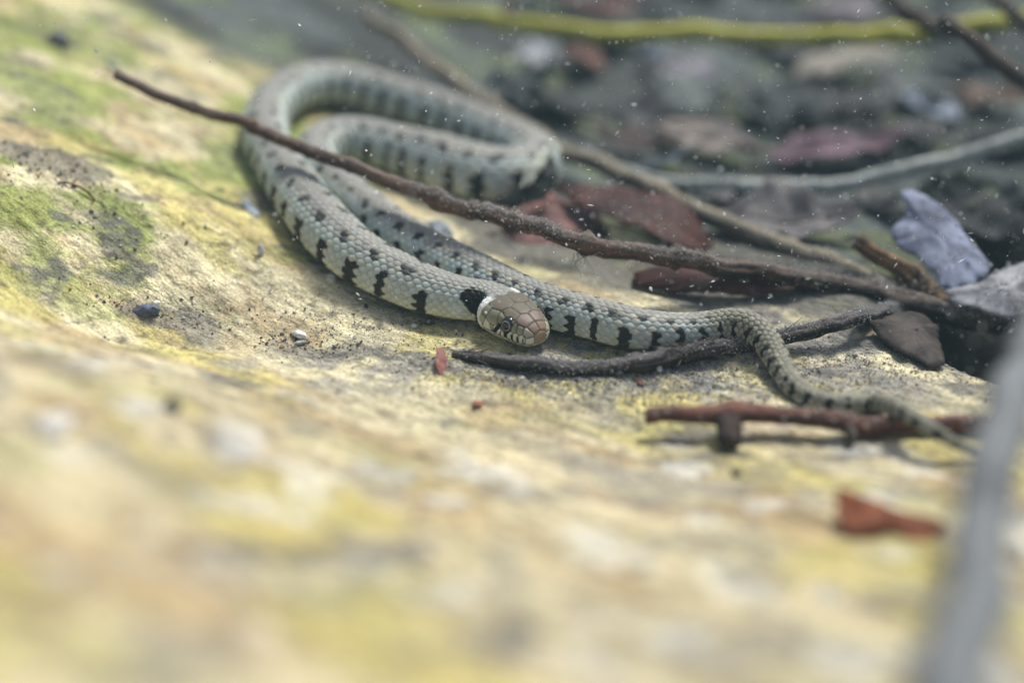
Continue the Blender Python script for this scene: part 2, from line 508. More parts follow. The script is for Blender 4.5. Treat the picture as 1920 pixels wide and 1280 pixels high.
    col = lerp(col, black, (bar * 0.97).astype(float))
    col = lerp(col, black * 1.6, spot * (0.72 + 0.25 * hsh))
    # belly
    belly = sst(118, 128, np.abs(deg))
    chk = (np.mod(np.floor(PH / 2), 2) == 0) * 1.0
    col = lerp(col, rgb(.05, .055, .05) + 0.12 * chk[..., None], belly * 0.9)
    # skin between the scales, darker and wider on the tail
    ew = 0.03 + 0.10 * tailc
    line = 1 - sst(0.0, 1.0, edge / (ew + 0.07))
    col = col * (1 - line * (0.36 + 0.56 * tailc))[..., None]
    rear_hi = sst(0.05, 0.40, cda) * sst(0.06, 0.2, edge)
    col = col * (1 + 0.16 * rear_hi[..., None])
    # scale relief
    dome = sst(0.0, 0.25, edge)
    rel = (0.0020 * dome + 0.0026 * (cda + .5) * dome + 0.0012 * np.exp(-(cdb / .05) ** 2)) * (rw / 0.017)[:, None]
    rel = rel * (1 - belly)
    # ---- head plates
    hm = x[:, None] < 1.35
    xs = X2 / L; yn = Yl / L; zn = Zl / L
    sites, kinds = [], []
    def site(px, py, pz, kind, w=0.0):
        for sg in ((1,) if abs(py) < 1e-6 else (1, -1)):
            sites.append((px, py * sg, pz, w)); kinds.append(kind)
    # kind: 0 crown, 1 snout, 2 rostral, 3 upper lip, 4 cheek, 5 lower, 6 nape (body scales), 7 nasal, 8 lower lip
    site(-.005, 0, .0, 2, .038)
    site(.075, .050, .11, 1); site(.20, .075, .16, 1, .01)
    site(.40, 0, .215, 0, .015); site(.39, .165, .175, 0)
    site(.66, .11, .235, 0, .05); 
    site(.085, .125, .045, 7); site(.175, .17, .055, 4, -.01); site(.245, .20, .055, 4, -.015)
    site(.335, .225, .10, 4, -.02); site(.43, .25, .11, 4, -.01); site(.435, .26, .045, 4, -.01)
    site(.56, .285, .085, 4); site(.56, .30, .0, 4, -.02); site(.70, .295, .12, 4, -.02); site(.72, .31, .03, 4, -.01)
    for q, (lx, ly) in enumerate(((.055, .125), (.13, .17), (.205, .20), (.285, .225), (.375, .25), (.48, .28), (.61, .305))):
        site(lx, ly, -.008 - .01 * (q > 4), 3)
    for lx, ly in ((.03, .06), (.10, .12), (.18, .16), (.26, .19), (.36, .215), (.47, .24), (.60, .27), (.75, .29)):
        site(lx, ly, -.10, 8)
    site(.15, .05, -.16, 5); site(.35, .07, -.18, 5); site(.6, .1, -.2, 5)
    for lx, ly, lz in ((.86, 0, .25), (.90, .13, .23), (.88, .24, .17), (.87, .31, .07), (.90, .32, -.02), (.93, .28, -.12), (.95, .12, -.2)):
        site(lx, ly, lz, 6, .02)
    sites = np.array(sites); kinds = np.array(kinds)
    nr = int(np.sum(x < 1.35))
    h1 = np.full((nr, ns), 9.0); h2 = h1.copy(); hk = np.zeros((nr, ns), int)
    for q in range(len(sites)):
        dd = np.sqrt((xs[:nr] - sites[q, 0]) ** 2 + (yn[:nr] - sites[q, 1]) ** 2 + (zn[:nr] - sites[q, 2]) ** 2) - sites[q, 3]
        near = dd < h1
        h2 = np.where(near, h1, np.minimum(h2, dd)); h1 = np.where(near, dd, h1); hk = np.where(near, q, hk)
    he = h2 - h1
    kd = kinds[hk]
    pal = np.array([(.145, .124, .090), (.185, .135, .108), (.42, .285, .155), (.76, .75, .56), (.25, .24, .165), (.55, .52, .36), (0, 0, 0), (.46, .41, .30), (.58, .55, .38)])
    hc = pal[kd]
    wob = fbm(xs[:nr] * 14, yn[:nr] * 14, zn[:nr] * 14, 3)
    hc = hc * (1 + 0.10 * wob[..., None])
    hxn, hyn, hzn = xs[:nr], np.abs(yn[:nr]), zn[:nr]
    # the cheek fades to cream downwards, the snout warms to the front
    hc = lerp(hc, rgb(.50, .49, .34), (kd == 4) * sst(.13, .02, hzn) * 0.75)
    hc = lerp(hc, rgb(.40, .28, .19), (kd == 1) * sst(.16, .04, hxn) * 0.5)
    seam = 1 - sst(.004, .012, he)
    hc = hc * (1 - seam * 0.72)[..., None]
    lat = sst(.08, .13, hyn)
    def band(cx, wd, z0, z1, lean):
        c = np.abs(hxn - cx - lean * hzn)
        return (1 - sst(wd * .7, wd, c)) * sst(z0 - .012, z0, hzn) * (1 - sst(z1, z1 + .012, hzn)) * lat
    dark = np.maximum.reduce([band(.475, .036, -.060, .085, -.55), band(.345, .026, -.065, .04, .15), band(.245, .014, -.07, .015, .1), band(.165, .012, -.065, .015, .05), band(.09, .009, -.06, .012, 0), 0.9 * band(.405, .012, -.07, .0, -.3)])
    hc = lerp(hc, black, dark)
    lip = (1 - sst(.004, .010, np.abs(hzn + .062 + .02 * sst(.5, .8, hxn)))) * sst(.02, .06, hxn) * (1 - sst(.66, .72, hxn))
    hc = hc * (1 - 0.5 * lip)[..., None]
    nos = 1 - sst(.010, .017, np.sqrt((hxn - .085) ** 2 + (hzn - .045) ** 2 + 0.0 * hyn)) 
    nos = nos * (hyn > .06)
    hc = lerp(hc, rgb(.02, .018, .015), nos)
    # socket
    ex, ez = .345, .098
    soc = np.sqrt(((hxn - ex) / 1.05) ** 2 + ((hzn - ez + .01) / 1.35) ** 2)
    socm = (1 - sst(.066, .080, soc)) * (hyn > .12)
    hc = lerp(hc, rgb(.015, .016, .018), socm)
    usebody = (kd == 6) * 1.0
    col[:nr] = hc * (1 - usebody[..., None]) + col[:nr] * usebody[..., None]
    hrel = 0.0026 * sst(0, .022, he) - 0.0030 * nos - 0.0045 * socm - 0.0022 * lip
    brow = 0.004 * gs(hxn, hzn, .35, .165, .10, .03) * (hyn > .1)
    rel[:nr] = (hrel + brow) * (1 - usebody) + rel[:nr] * usebody
    # collar
    NR = nr + 120
    ad = np.abs(deg)[:NR]; xx = xs[:NR]
    wb = 0.02 * fbm(xx * 20, ad * .08, 3.0, 2)
    hs_ = hsh[:NR]
    front = .765 + .0006 * (ad - 70) - 0.08 * sst(80, 120, ad)
    white = sst(front - .01, front + .01, xx + wb) * (1 - sst(front + .120, front + .138, xx + wb)) * sst(18, 34, ad) * (1 - sst(128, 140, ad))
    bk0 = front + .125
    bk1 = bk0 + np.interp(ad, [20, 45, 62, 80, 105, 140], [.40, .52, .50, .40, .33, .29]) + .05 * (hs_ - .5)
    blk = sst(bk0, bk0 + .02, xx + wb) * (1 - sst(bk1, bk1 + .015, xx)) * sst(24, 32, ad + 8 * (hs_ - .5)) * (1 - sst(135, 145, ad))
    q = col[:NR]
    q = lerp(q, rgb(.88, .88, .84), white * (0.97 - 0.35 * sst(45, 28, ad)))
    q = lerp(q, black, blk)
    col[:NR] = q
    # ---- assemble
    nrm_y = np.sign(sa) * np.abs(sa) ** 1.0; nrm_z = ca
    n_ = np.sqrt(nrm_y ** 2 + nrm_z ** 2)
    fade = sst(0, .05, x)[:, None]
    Yl = Yl + rel * nrm_y / n_ * fade; Zl = Zl + rel * nrm_z / n_ * fade
    V = P[:, None, :] + Yl[..., None] * B[:, None, :] + Zl[..., None] * U[:, None, :]
    V = V.reshape(-1, 3)
    Fq = grid_faces(len(s), ns, True)
    base = mid.copy(); base[2] = float(Hs(mid[0], mid[1]))
    t = thing('grass_snake', 'grey green snake with black side bars and white collar coiled on the bed', 'snake', base)
    put('body', V, Fq[:, ::-1], M['snake'], t, col.reshape(-1, 3))
    # eyes
    for sg in (1, -1):
        i = int(np.argmin(np.abs(x - ex)))
        wy = np.interp(ex, hx, hw)
        ctr = P[i] + B[i] * sg * (wy * .90) + U[i] * ez * L
        out = (B[i] * sg + U[i] * 0.28 - T[i] * 0.30); out /= np.linalg.norm(out)
        er = 0.0255
        c0 = ctr - out * er * 0.42
        ua = np.cross(out, U[i]); ua /= np.linalg.norm(ua); va = np.cross(ua, out)
        nu, nv = 40, 48
        al = np.linspace(0.002, np.pi, nu)[:, None]; be = np.linspace(0, 2 * np.pi, nv, endpoint=False)[None, :]
        D = np.cos(al)[..., None] * out + np.sin(al)[..., None] * (np.cos(be)[..., None] * ua + np.sin(be)[..., None] * va)
        Vv = c0 + er * D
        ad_ = np.degrees(al) * np.ones_like(be)
        ce = np.broadcast_to(rgb(.010, .013, .018), ad_.shape + (3,)).copy()
        ring = sst(29, 31, ad_) * (1 - sst(33, 36, ad_))
        ce = lerp(ce, rgb(.50, .43, .32), ring)
        eo = put('eye', Vv.reshape(-1, 3), grid_faces(nu, nv, True)[:, ::-1], M['eye'], t, ce.reshape(-1, 3))
        eo['label'] = 'glossy black eye with thin pale ring'
build_snake()

# ------------------------------------------------------------------ tubes: twigs, stems, roots
def tube_mesh(ctrl, seg=22, step=0.008, rough=0.10, knots=(), colA=(.2, .1, .06), colB=(.08, .05, .04), colTop=None, top=0.0, seed=0, fade=None, band=0):
    P, s = spline(ctrl, max(8, int(np.linalg.norm(np.diff(np.asarray(ctrl)[:, :3], axis=0), axis=1).sum() / step)))
    r = P[:, 3].copy(); P = P[:, :3]
    for ks, kr, kw in knots:
        r = r * (1 + kr * np.exp(-((s / s[-1] - ks) * s[-1] / kw) ** 2))
    T, U, B = frames(P)
    # a little crookedness
    wig = fbm(s * 5.0, seed * 3.1, 0.5, 4) * r.mean() * 0.9
    wig2 = fbm(s * 5.0, seed * 7.7, 9.5, 4) * r.mean() * 0.9
    P = P + B * wig[:, None] + U * wig2[:, None]
    a = np.arange(seg) / seg * 2 * np.pi
    A, SS = np.meshgrid(a, s)
    ca, sa = np.cos(A), np.sin(A)
    n = fbm(SS * 5, ca * 2.2 + seed, sa * 2.2, 4)
    fib = fbm(SS * 9, ca * 7 + seed, sa * 7, 3)
    lump = fbm(SS * 22, ca * 1.5 + seed, sa * 1.5 + 4, 2)
    lump2 = fbm(SS * 40, ca * 3 + seed, sa * 3 + 8, 2)
    rr = r[:, None] * (1 + rough * (1.3 * n + 0.8 * fib + 0.6 * lump + 0.5 * lump2))
    V = P[:, None, :] + rr[..., None] * (ca[..., None] * U[:, None, :] + sa[..., None] * B[:, None, :])
    col = lerp(np.broadcast_to(rgb(*colA), A.shape + (3,)).copy(), rgb(*colB), sst(-0.12, 0.14, n + 0.6 * fib + 0.3 * lump2))
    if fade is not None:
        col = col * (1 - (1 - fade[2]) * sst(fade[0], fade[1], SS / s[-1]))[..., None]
    if colTop is not None:
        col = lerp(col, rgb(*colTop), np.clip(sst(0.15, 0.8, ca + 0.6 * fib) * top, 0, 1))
    if band:
        col = col * (1 - 0.45 * (np.abs(np.mod(SS / band, 1) - .5) > .47))[..., None]
    V = V.reshape(-1, 3); col = col.reshape(-1, 3)
    Fq = grid_faces(len(s), seg, True)
    # caps: a smaller ring sunk a touch, then closed on the centre
    vv = [V]; cc = [col]; ff = [Fq]; nv = len(V)
    for end, sgn in ((0, -1), (len(s) - 1, 1)):
        c0 = P[end] + T[end] * sgn * r[end] * 0.12
        ringi = end * seg + np.arange(seg)
        inner = c0 + (V[ringi] - P[end]) * 0.62
        vv.append(inner); vv.append(c0[None, :])
        cc.append(np.tile(rgb(*colA) * 1.25, (seg + 1, 1)))
        i0 = nv; ic = nv + seg; nv += seg + 1
        j = np.arange(seg); j2 = (j + 1) % seg
        f = np.stack([ringi[j], ringi[j2], i0 + j2, i0 + j], 1)
        g = np.stack([i0 + j, i0 + j2, np.full(seg, ic), np.full(seg, ic)], 1)
        if sgn < 0:
            f = f[:, ::-1]; g = g[:, ::-1]
        ff += [f, ]
        ff.append(np.stack([i0 + j[::2], i0 + j2[::2], i0 + (j2[::2] + 1) % seg, np.full(len(j[::2]), ic)], 1))
    return np.vstack(vv), np.vstack(ff), np.vstack(cc), (P, s, r, T, U, B)

def px_ctrl(pts, mode='h'):
    """(x, y, half width px, value) -> x, y, z, radius; value = clearance over the bed or axial depth"""
    out = []
    for px, py, r, v in pts:
        if mode == 'd':
            p = atd(px, py, v); d = v
        else:
            p = at(px, py, v + 0.02); d = depth(p)
            p = at(px, py, v + r * d / F); d = depth(p)
        out.append([*p, r * d / F])
    return np.array(out)

def grains_mesh(P, size, seed=0, elong=0.0):
    """small angular crumbs: one squashed octahedron each"""
    g = np.random.default_rng(seed)
    n = len(P)
    o = np.array([[1, 0, 0], [-1, 0, 0], [0, 1, 0], [0, -1, 0], [0, 0, 1], [0, 0, -1]], float)
    f = np.array([[0, 2, 4], [2, 1, 4], [1, 3, 4], [3, 0, 4], [2, 0, 5], [1, 2, 5], [3, 1, 5], [0, 3, 5]])
    q = g.normal(size=(n, 3, 3)); 
    q, _ = np.linalg.qr(q)
    sc = np.asarray(size)[:, None, None] * g.uniform(0.45, 1.35, (n, 6, 1))
    V = o[None] * sc
    V[..., 0] *= 1 + elong * g.random((n, 1)) * 2.2
    V[..., 2] *= 1 - .6 * min(elong, 1)
    V = np.einsum('nij,nkj->nki', q, V)
    V = V + P[:, None, :]
    Fq = f[None] + (np.arange(n) * 6)[:, None, None]
    return V.reshape(-1, 3), Fq.reshape(-1, 3)

def dust(parent, info, n, seed, span=(0, 1), size=(.002, .006), colr=(.36, .34, .31), upw=1.0):
    P, s, r, T, U, B = info
    g = np.random.default_rng(seed)
    # clumped along the twig
    t = np.clip(span[0] + (span[1] - span[0]) * g.random(n * 3), 0, .999)
    keep = fbm(t * s[-1] * 7, seed * 1.7, 2.0, 2) + 0.35 * g.normal(size=n * 3) > 0.05
    t = t[keep][:n]
    i = (t * (len(s) - 1)).astype(int)
    a = g.normal(0, 0.75, len(t)) * upw
    h = r[i] * (1.02 + np.abs(g.normal(0, .16, len(t))))
    V = P[i] + h[:, None] * (np.cos(a)[:, None] * U[i] + np.sin(a)[:, None] * B[i])
    sz = g.uniform(*size, len(t)) * g.choice([.6, .8, 1, 1.5], len(t))
    Vv, Ff = grains_mesh(V, sz, seed + 1)
    cv = rgb(*colr) * g.uniform(.6, 1.35, (len(t), 1))
    o = put('silt_dust', Vv, Ff, M['silt'], parent, np.repeat(cv, 6, 0), smooth=False)
    o['kind'] = 'stuff'
    return o

def twig(name, label, cat, ctrl, group=None, part='stem', mat='bark', **kw):
    V, Fq, col, info = tube_mesh(ctrl, **kw)
    k = int(np.argmin(ctrl[:, 2]))
    base = ctrl[k, :3].copy()
    t = thing(name, label, cat, base, group)
    put(part, V, Fq, M[mat], t, col)
    return t, info

def branchlet(parent, ctrl, name='side_stub', **kw):
    V, Fq, col, info = tube_mesh(np.array(ctrl), **kw)
    return put(name, V, Fq, M[kw.get('mat', 'bark')] if 'mat' in kw else M['bark'], parent, col)

def along(info, f, ang, ln, r0, r1, lean=0.4, bend=0.0):
    """control points of a side shoot leaving a tube at fraction f"""
    P, s, r, T, U, B = info
    i = int(f * (len(s) - 1))
    d = math.cos(ang) * U[i] + math.sin(ang) * B[i] + lean * T[i]
    d /= np.linalg.norm(d)
    p0 = P[i] + d * r[i] * 0.3
    out = []
    for q in np.linspace(0, 1, 4):
        p = p0 + d * ln * q + U[i] * bend * q * q
        out.append([*p, r0 + (r1 - r0) * q])
    return np.array(out)

# long twig lying over the coil
c = px_ctrl([(217, 140, 9.7, 4.72), (262, 163, 9.7, 4.72), (330, 192, 9.7, 4.70), (410, 216, 10.6, 4.68), (490, 243, 11.4, 4.66), (560, 274, 12.3, 4.62), (640, 305, 12.3, 4.58),
             (740, 341, 13.2, 4.52), (850, 384, 15.0, 4.44), (930, 409, 15.8, 4.38), (1010, 430, 15.8, 4.33), (1100, 455, 16.7, 4.30), (1200, 476, 16.7, 4.34),
             (1340, 495, 17.6, 4.42), (1500, 520, 20.2, 4.50), (1650, 552, 22.0, 4.52), (1790, 585, 23.8, 4.52), (1960, 612, 26.4, 4.52)], 'd')
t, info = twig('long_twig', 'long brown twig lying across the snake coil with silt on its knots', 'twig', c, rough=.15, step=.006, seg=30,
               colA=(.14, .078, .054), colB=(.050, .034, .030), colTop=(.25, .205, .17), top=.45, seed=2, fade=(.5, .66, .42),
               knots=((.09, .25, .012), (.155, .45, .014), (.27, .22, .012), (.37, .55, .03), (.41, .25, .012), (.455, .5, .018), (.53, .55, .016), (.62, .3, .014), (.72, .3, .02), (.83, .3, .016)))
for f, ang, r0 in ((.155, .5, .016), (.455, .3, .018), (.53, -.9, .016)):
    branchlet(t, along(info, f, ang, .022, r0, r0 * .5, .6), 'bud', seed=9, step=.004, rough=.2, colA=(.22, .12, .08), colB=(.09, .06, .05))
dust(t, info, 4200, 11, (.33, 1.0), (.0009, .0026), (.46, .445, .42))
# pale root threads hanging on the knot
def threads(parent, p0, n, ln, seed, colr, name='thread_tuft', r=.0016, down=1.0):
    g = np.random.default_rng(seed)
    VV, FF, CC, k = [], [], [], 0
    for _ in range(n):
        q = p0 + g.normal(0, .012, 3); d = g.normal(0, 1, 3); d[2] = -abs(d[2]) * down; d /= np.linalg.norm(d)
        pts = []
        for i in range(5):
            pts.append([*q, r * (1 - .15 * i)])
            d = d + g.normal(0, .45, 3); d /= np.linalg.norm(d)
            q = q + d * ln / 4 * g.uniform(.6, 1.2)
        V, Fq, cl, _i = tube_mesh(np.array(pts), seg=6, step=.004, rough=.1, colA=colr, colB=tuple(.7 * x for x in colr), seed=_)
        VV.append(V); FF.append(Fq + k); CC.append(cl); k += len(V)
    o = put(name, np.vstack(VV), np.vstack(FF), M['silt'], parent, np.vstack(CC))
    o['kind'] = 'stuff'
    return o
i = int(.53 * (len(info[1]) - 1))
threads(t, info[0][i] + np.array([-.02, -.02, -.02]), 16, .07, 5, (.42, .44, .34))

# second twig behind it, with a pale peeled part
c = px_ctrl([(690, 28, 11, 6.1), (760, 84, 12, 5.95), (830, 134, 13, 5.8), (910, 192, 14, 5.62), (985, 243, 15, 5.45), (1050, 282, 14, 5.35), (1120, 306, 15, 5.25),
             (1210, 350, 16, 5.10), (1300, 394, 17, 4.98), (1390, 430, 18, 4.88), (1480, 468, 19, 4.78), (1570, 505, 19, 4.70), (1680, 552, 20, 4.62), (1760, 585, 20, 4.56)], 'd')
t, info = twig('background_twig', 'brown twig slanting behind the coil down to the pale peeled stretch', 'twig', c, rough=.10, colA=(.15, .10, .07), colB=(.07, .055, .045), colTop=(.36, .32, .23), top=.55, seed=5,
               knots=((.30, .5, .03), (.62, .45, .035)))
branchlet(t, along(info, .62, 2.6, .06, .03, .018, .2), 'side_stub', seed=3, colA=(.06, .05, .045), colB=(.03, .03, .03))
dust(t, info, 300, 12, (.3, 1), (.002, .005), (.36, .36, .33))

# short broken twig with frayed tip
c = px_ctrl([(1606, 452, 16, 4.62), (1640, 474, 16, 4.60), (1690, 508, 18, 4.57), (1725, 532, 21, 4.55), (1775, 568, 16, 4.52)], 'd')
t, info = twig('broken_twig', 'short brown twig stub with a dark broken tip beside the lilac leaf', 'twig', c, rough=.14, colA=(.22, .125, .06), colB=(.06, .04, .03), seed=8, knots=((.6, .35, .025),))
threads(t, c[0, :3], 10, .05, 15, (.05, .045, .04), 'frayed_tip', .003, .2)
dust(t, info, 160, 13, (.3, .9), (.002, .004))

# frayed dark twig in front of the head and under the tail
c = px_ctrl([(848, 664, 9, 0.0), (905, 671, 12, 0.0), (980, 681, 14, 0.0), (1060, 687, 13, 0.0), (1150, 686, 13, 0.0), (1215, 678, 17, .002), (1290, 662, 16, .006), (1370, 648, 15, .01),
             (1440, 640, 14, .015), (1520, 624, 14, .02), (1600, 603, 14, .03)])
c = np.vstack([c, px_ctrl([(1680, 580, 14, 4.50), (1740, 562, 13, 4.62)], 'd')])
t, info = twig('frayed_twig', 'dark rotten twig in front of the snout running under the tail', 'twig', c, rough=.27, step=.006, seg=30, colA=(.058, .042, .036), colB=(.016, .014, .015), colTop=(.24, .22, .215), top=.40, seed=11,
               knots=((.30, .25, .02), (.345, .25, .012)))
dust(t, info, 3400, 14, (.0, 1), (.0009, .0028), (.40, .385, .36), 1.5)
P_, s_, r_, T_, U_, B_ = info
g = np.random.default_rng(3)
VV, FF, CC, k = [], [], [], 0
for q in range(70):
    i = int(len(s_) * (g.uniform(.0, .06) if q < 15 else g.uniform(.36, .56)))
    a = g.normal(.2, .9)
    rad = U_[i] * math.cos(a) + B_[i] * math.sin(a)
    p = P_[i] + rad * r_[i] * .95
    d = T_[i] * g.choice([-1, 1]) + rad * g.uniform(.05, .5) + g.normal(0, .12, 3)
    d /= np.linalg.norm(d)
    ln = g.uniform(.03, .09)
    pts = [[*(p + d * ln * w + rad * .01 * w * w), .0016 * (1 - .5 * w)] for w in (0, .35, .7, 1)]
    V, Fq, cl, _i = tube_mesh(np.array(pts), seg=6, step=.006, rough=.1, colA=(.20, .17, .15), colB=(.07, .06, .055), seed=q)
    VV.append(V); FF.append(Fq + k); CC.append(cl); k += len(V)
o = put('torn_fibres', np.vstack(VV), np.vstack(FF), M['bark'], t, np.vstack(CC)); o['kind'] = 'stuff'

# red brown twig with stubs, nearer
c = px_ctrl([(1211, 779, 15, .03), (1290, 781, 16, .03), (1365, 779, 18, .03), (1450, 782, 16, .03), (1560, 790, 17, .025), (1640, 795, 18, .01), (1760, 797, 17, .0), (1900, 795, 17, .0)])
t, info = twig('red_twig', 'reddish brown cut twig with a short knobby stub, lying below the tail', 'twig', c, rough=.13, colA=(.16, .062, .038), colB=(.050, .028, .024), colTop=(.28, .16, .13), top=.3, seed=14, knots=((.23, .35, .03), (.55, .22, .03)))
c2 = np.array([[*(atd(1366, 790, depth(c[2, :3]) - .02)), .030], [*(atd(1369, 812, depth(c[2, :3]) - .05)), .030], [*(atd(1371, 832, depth(c[2, :3]) - .07)), .026]])
branchlet(t, c2, 'side_stub', seed=4, step=.006, rough=.2, colA=(.065, .045, .036), colB=(.03, .025, .024))
c2 = np.array([[*(atd(1592, 800, depth(c[4, :3]) - .02)), .016], [*(atd(1600, 822, depth(c[4, :3]) - .04)), .010], [*(atd(1580, 848, depth(c[4, :3]) - .03)), .006]])
branchlet(t, c2, 'side_stub', seed=6, step=.006, rough=.2, colA=(.12, .10, .08), colB=(.06, .05, .04))
dust(t, info, 150, 16, (0, 1), (.002, .005), (.45, .42, .38))

# pale grey reed close to the lens
c = px_ctrl([(1990, 560, 36, 3.15), (1930, 640, 40, 2.95), (1895, 730, 43, 2.78), (1866, 850, 50, 2.58), (1846, 970, 55, 2.38), (1826, 1090, 61, 2.2), (1806, 1200, 67, 2.06), (1786, 1320, 73, 1.94), (1760, 1480, 68, 1.8), (1730, 1700, 76, 1.66)], 'd')
t, info = twig('grey_reed', 'thick pale blue grey dead reed stem rising close by', 'reed', c, mat='reed', rough=.05, colA=(.165, .175, .18), colB=(.09, .094, .094), colTop=(.22, .225, .225), top=.5, seed=17, knots=((.48, .10, .02),))
# thin grey reed in the back
c = px_ctrl([(1090, 285, 9, 5.55), (1190, 328, 11, 5.45), (1290, 346, 13, 5.38), (1400, 352, 14, 5.32), (1520, 349, 14, 5.28), (1640, 334, 14, 5.26), (1780, 300, 14, 5.28), (1960, 250, 14, 5.35)], 'd')
t, info = twig('pale_reed', 'bowed pale grey grass stem sweeping across the leaf litter', 'grass stem', c, mat='reed', rough=.05, colA=(.40, .41, .37), colB=(.25, .26, .24), seed=19, band=.16)
# yellow green stem along the top
c = px_ctrl([(640, -30, 12, 6.3), (760, 8, 13, 6.25), (870, 30, 14, 6.2), (1000, 50, 15, 6.15), (1150, 60, 15, 6.1), (1320, 66, 16, 6.05), (1500, 72, 16, 6.0), (1640, 72, 16, 5.95), (1780, 60, 16, 5.9), (1960, 34, 16, 5.85)], 'd')
t, info = twig('yellow_stem', 'yellow green mossy stem stretched over the back of the pool', 'stem', c, mat='reed', rough=.10, colA=(.42, .40, .055), colB=(.22, .23, .05), colTop=(.52, .47, .09), top=.6, seed=23, knots=((.24, .2, .03), (.8, .25, .04)))
branchlet(t, px_ctrl([(945, 40, 9, 6.16), (950, 18, 9, 6.2), (958, -20, 8, 6.25)], 'd'), 'side_stub', seed=2, colA=(.14, .10, .06), colB=(.08, .06, .04))
# dark twigs at the top right
for pts, lab, sd_ in (([(1640, -20, 14, 5.9), (1690, 18, 15, 5.8), (1740, 48, 15, 5.7), (1790, 66, 12, 5.62)], 'dark twig slanting down onto the yellow stem from behind', 31),
                      ([(1768, 36, 13, 5.1), (1810, 66, 14, 5.05), (1860, 106, 15, 5.0), (1935, 166, 16, 4.95), (1990, 205, 16, 4.92)], 'dark brown twig with a bare tip crossing in front of the yellow stem', 32),
                      ([(1840, -25, 13, 5.7), (1885, 15, 14, 5.6), (1930, 52, 14, 5.55), (1990, 100, 14, 5.5)], 'dark twig behind the bare tipped twig, by the end of the yellow stem', 33)):
    t, info = twig('dark_twig', lab, 'twig', px_ctrl(pts, 'd'), rough=.12, colA=(.055, .042, .038), colB=(.025, .022, .022), colTop=(.20, .15, .11), top=.35, seed=sd_)

# ------------------------------------------------------------------ leaves
def leaf_solid(o, th=.004):
    m = o.modifiers.new('thickness', 'SOLIDIFY'); m.thickness = th; m.offset = 0
    return o

def leaf(name, label, base, length, width, yaw, tilt=0.0, roll=0.0, curl=0.15, fold=0.15, col=(.2, .1, .06), col2=None, seed=0, group=None, lift=.01, ragged=.5, parts=True):
    nt, nw = 30, 15
    t = np.linspace(0, 1, nt)[:, None]; w = np.linspace(-1, 1, nw)[None, :]
    hw_ = (np.sin(np.pi * np.clip(t, 0, 1) ** .85) ** .75) * width / 2
    edge = 1 + ragged * fbm(t * 9, np.sign(w) * 3 + seed, 1.0, 3)
    X = (t - .5) * length + 0 * w; Y = hw_ * w * edge
    Zz = fold * np.abs(Y) + curl * (X ** 2) / length * 2 + .14 * length * fbm(X / length * 3, Y / length * 3, seed + .5, 3)
    vein = np.abs(np.mod((t * 9 + np.abs(w) * 1.2), 1) - .5)
    Zz = Zz - .004 * (vein > .42)
    n = fbm(X / length * 5, Y / length * 5, seed + 7.7, 4)
    cb = rgb(*(col2 if col2 else tuple(.55 * q for q in col)))
    cc = lerp(np.broadcast_to(rgb(*col), X.shape + (3,)).copy(), cb, sst(-.2, .35, n))
    cc = cc * (1 - .25 * (vein > .42))[..., None]
    Mx = Matrix.Rotation(yaw, 3, 'Z') @ Matrix.Rotation(tilt, 3, 'Y') @ Matrix.Rotation(roll, 3, 'X')
    V = np.stack([X, Y, Zz], -1).reshape(-1, 3) @ np.array(Mx).T + np.asarray(base) + [0, 0, lift]
    th = thing(name, label, 'leaf', base, group)
    leaf_solid(put('blade', V, grid_faces(nt, nw, False), M['leaf'], th, cc.reshape(-1, 3)), .005)
    if parts:
        tt = np.linspace(-.12, .97, 9)
        xs_ = (tt - .5) * length
        zs_ = curl * xs_ ** 2 / length * 2 + .14 * length * fbm(xs_ / length * 3, 0 * xs_, seed + .5, 3) + .003
        mp = np.stack([xs_, 0 * xs_, zs_], 1) @ np.array(Mx).T + np.asarray(base) + [0, 0, lift]
        ctrl = np.c_[mp, np.linspace(.010, .003, 9) * length / .4]
        Vm, Fm, Cm, _i = tube_mesh(ctrl, seg=8, step=.02, rough=.05, colA=tuple(.8 * q for q in col), colB=tuple(.5 * q for q in col), seed=seed)
        put('midrib', Vm, Fm, M['leaf'], th, Cm)
    return th

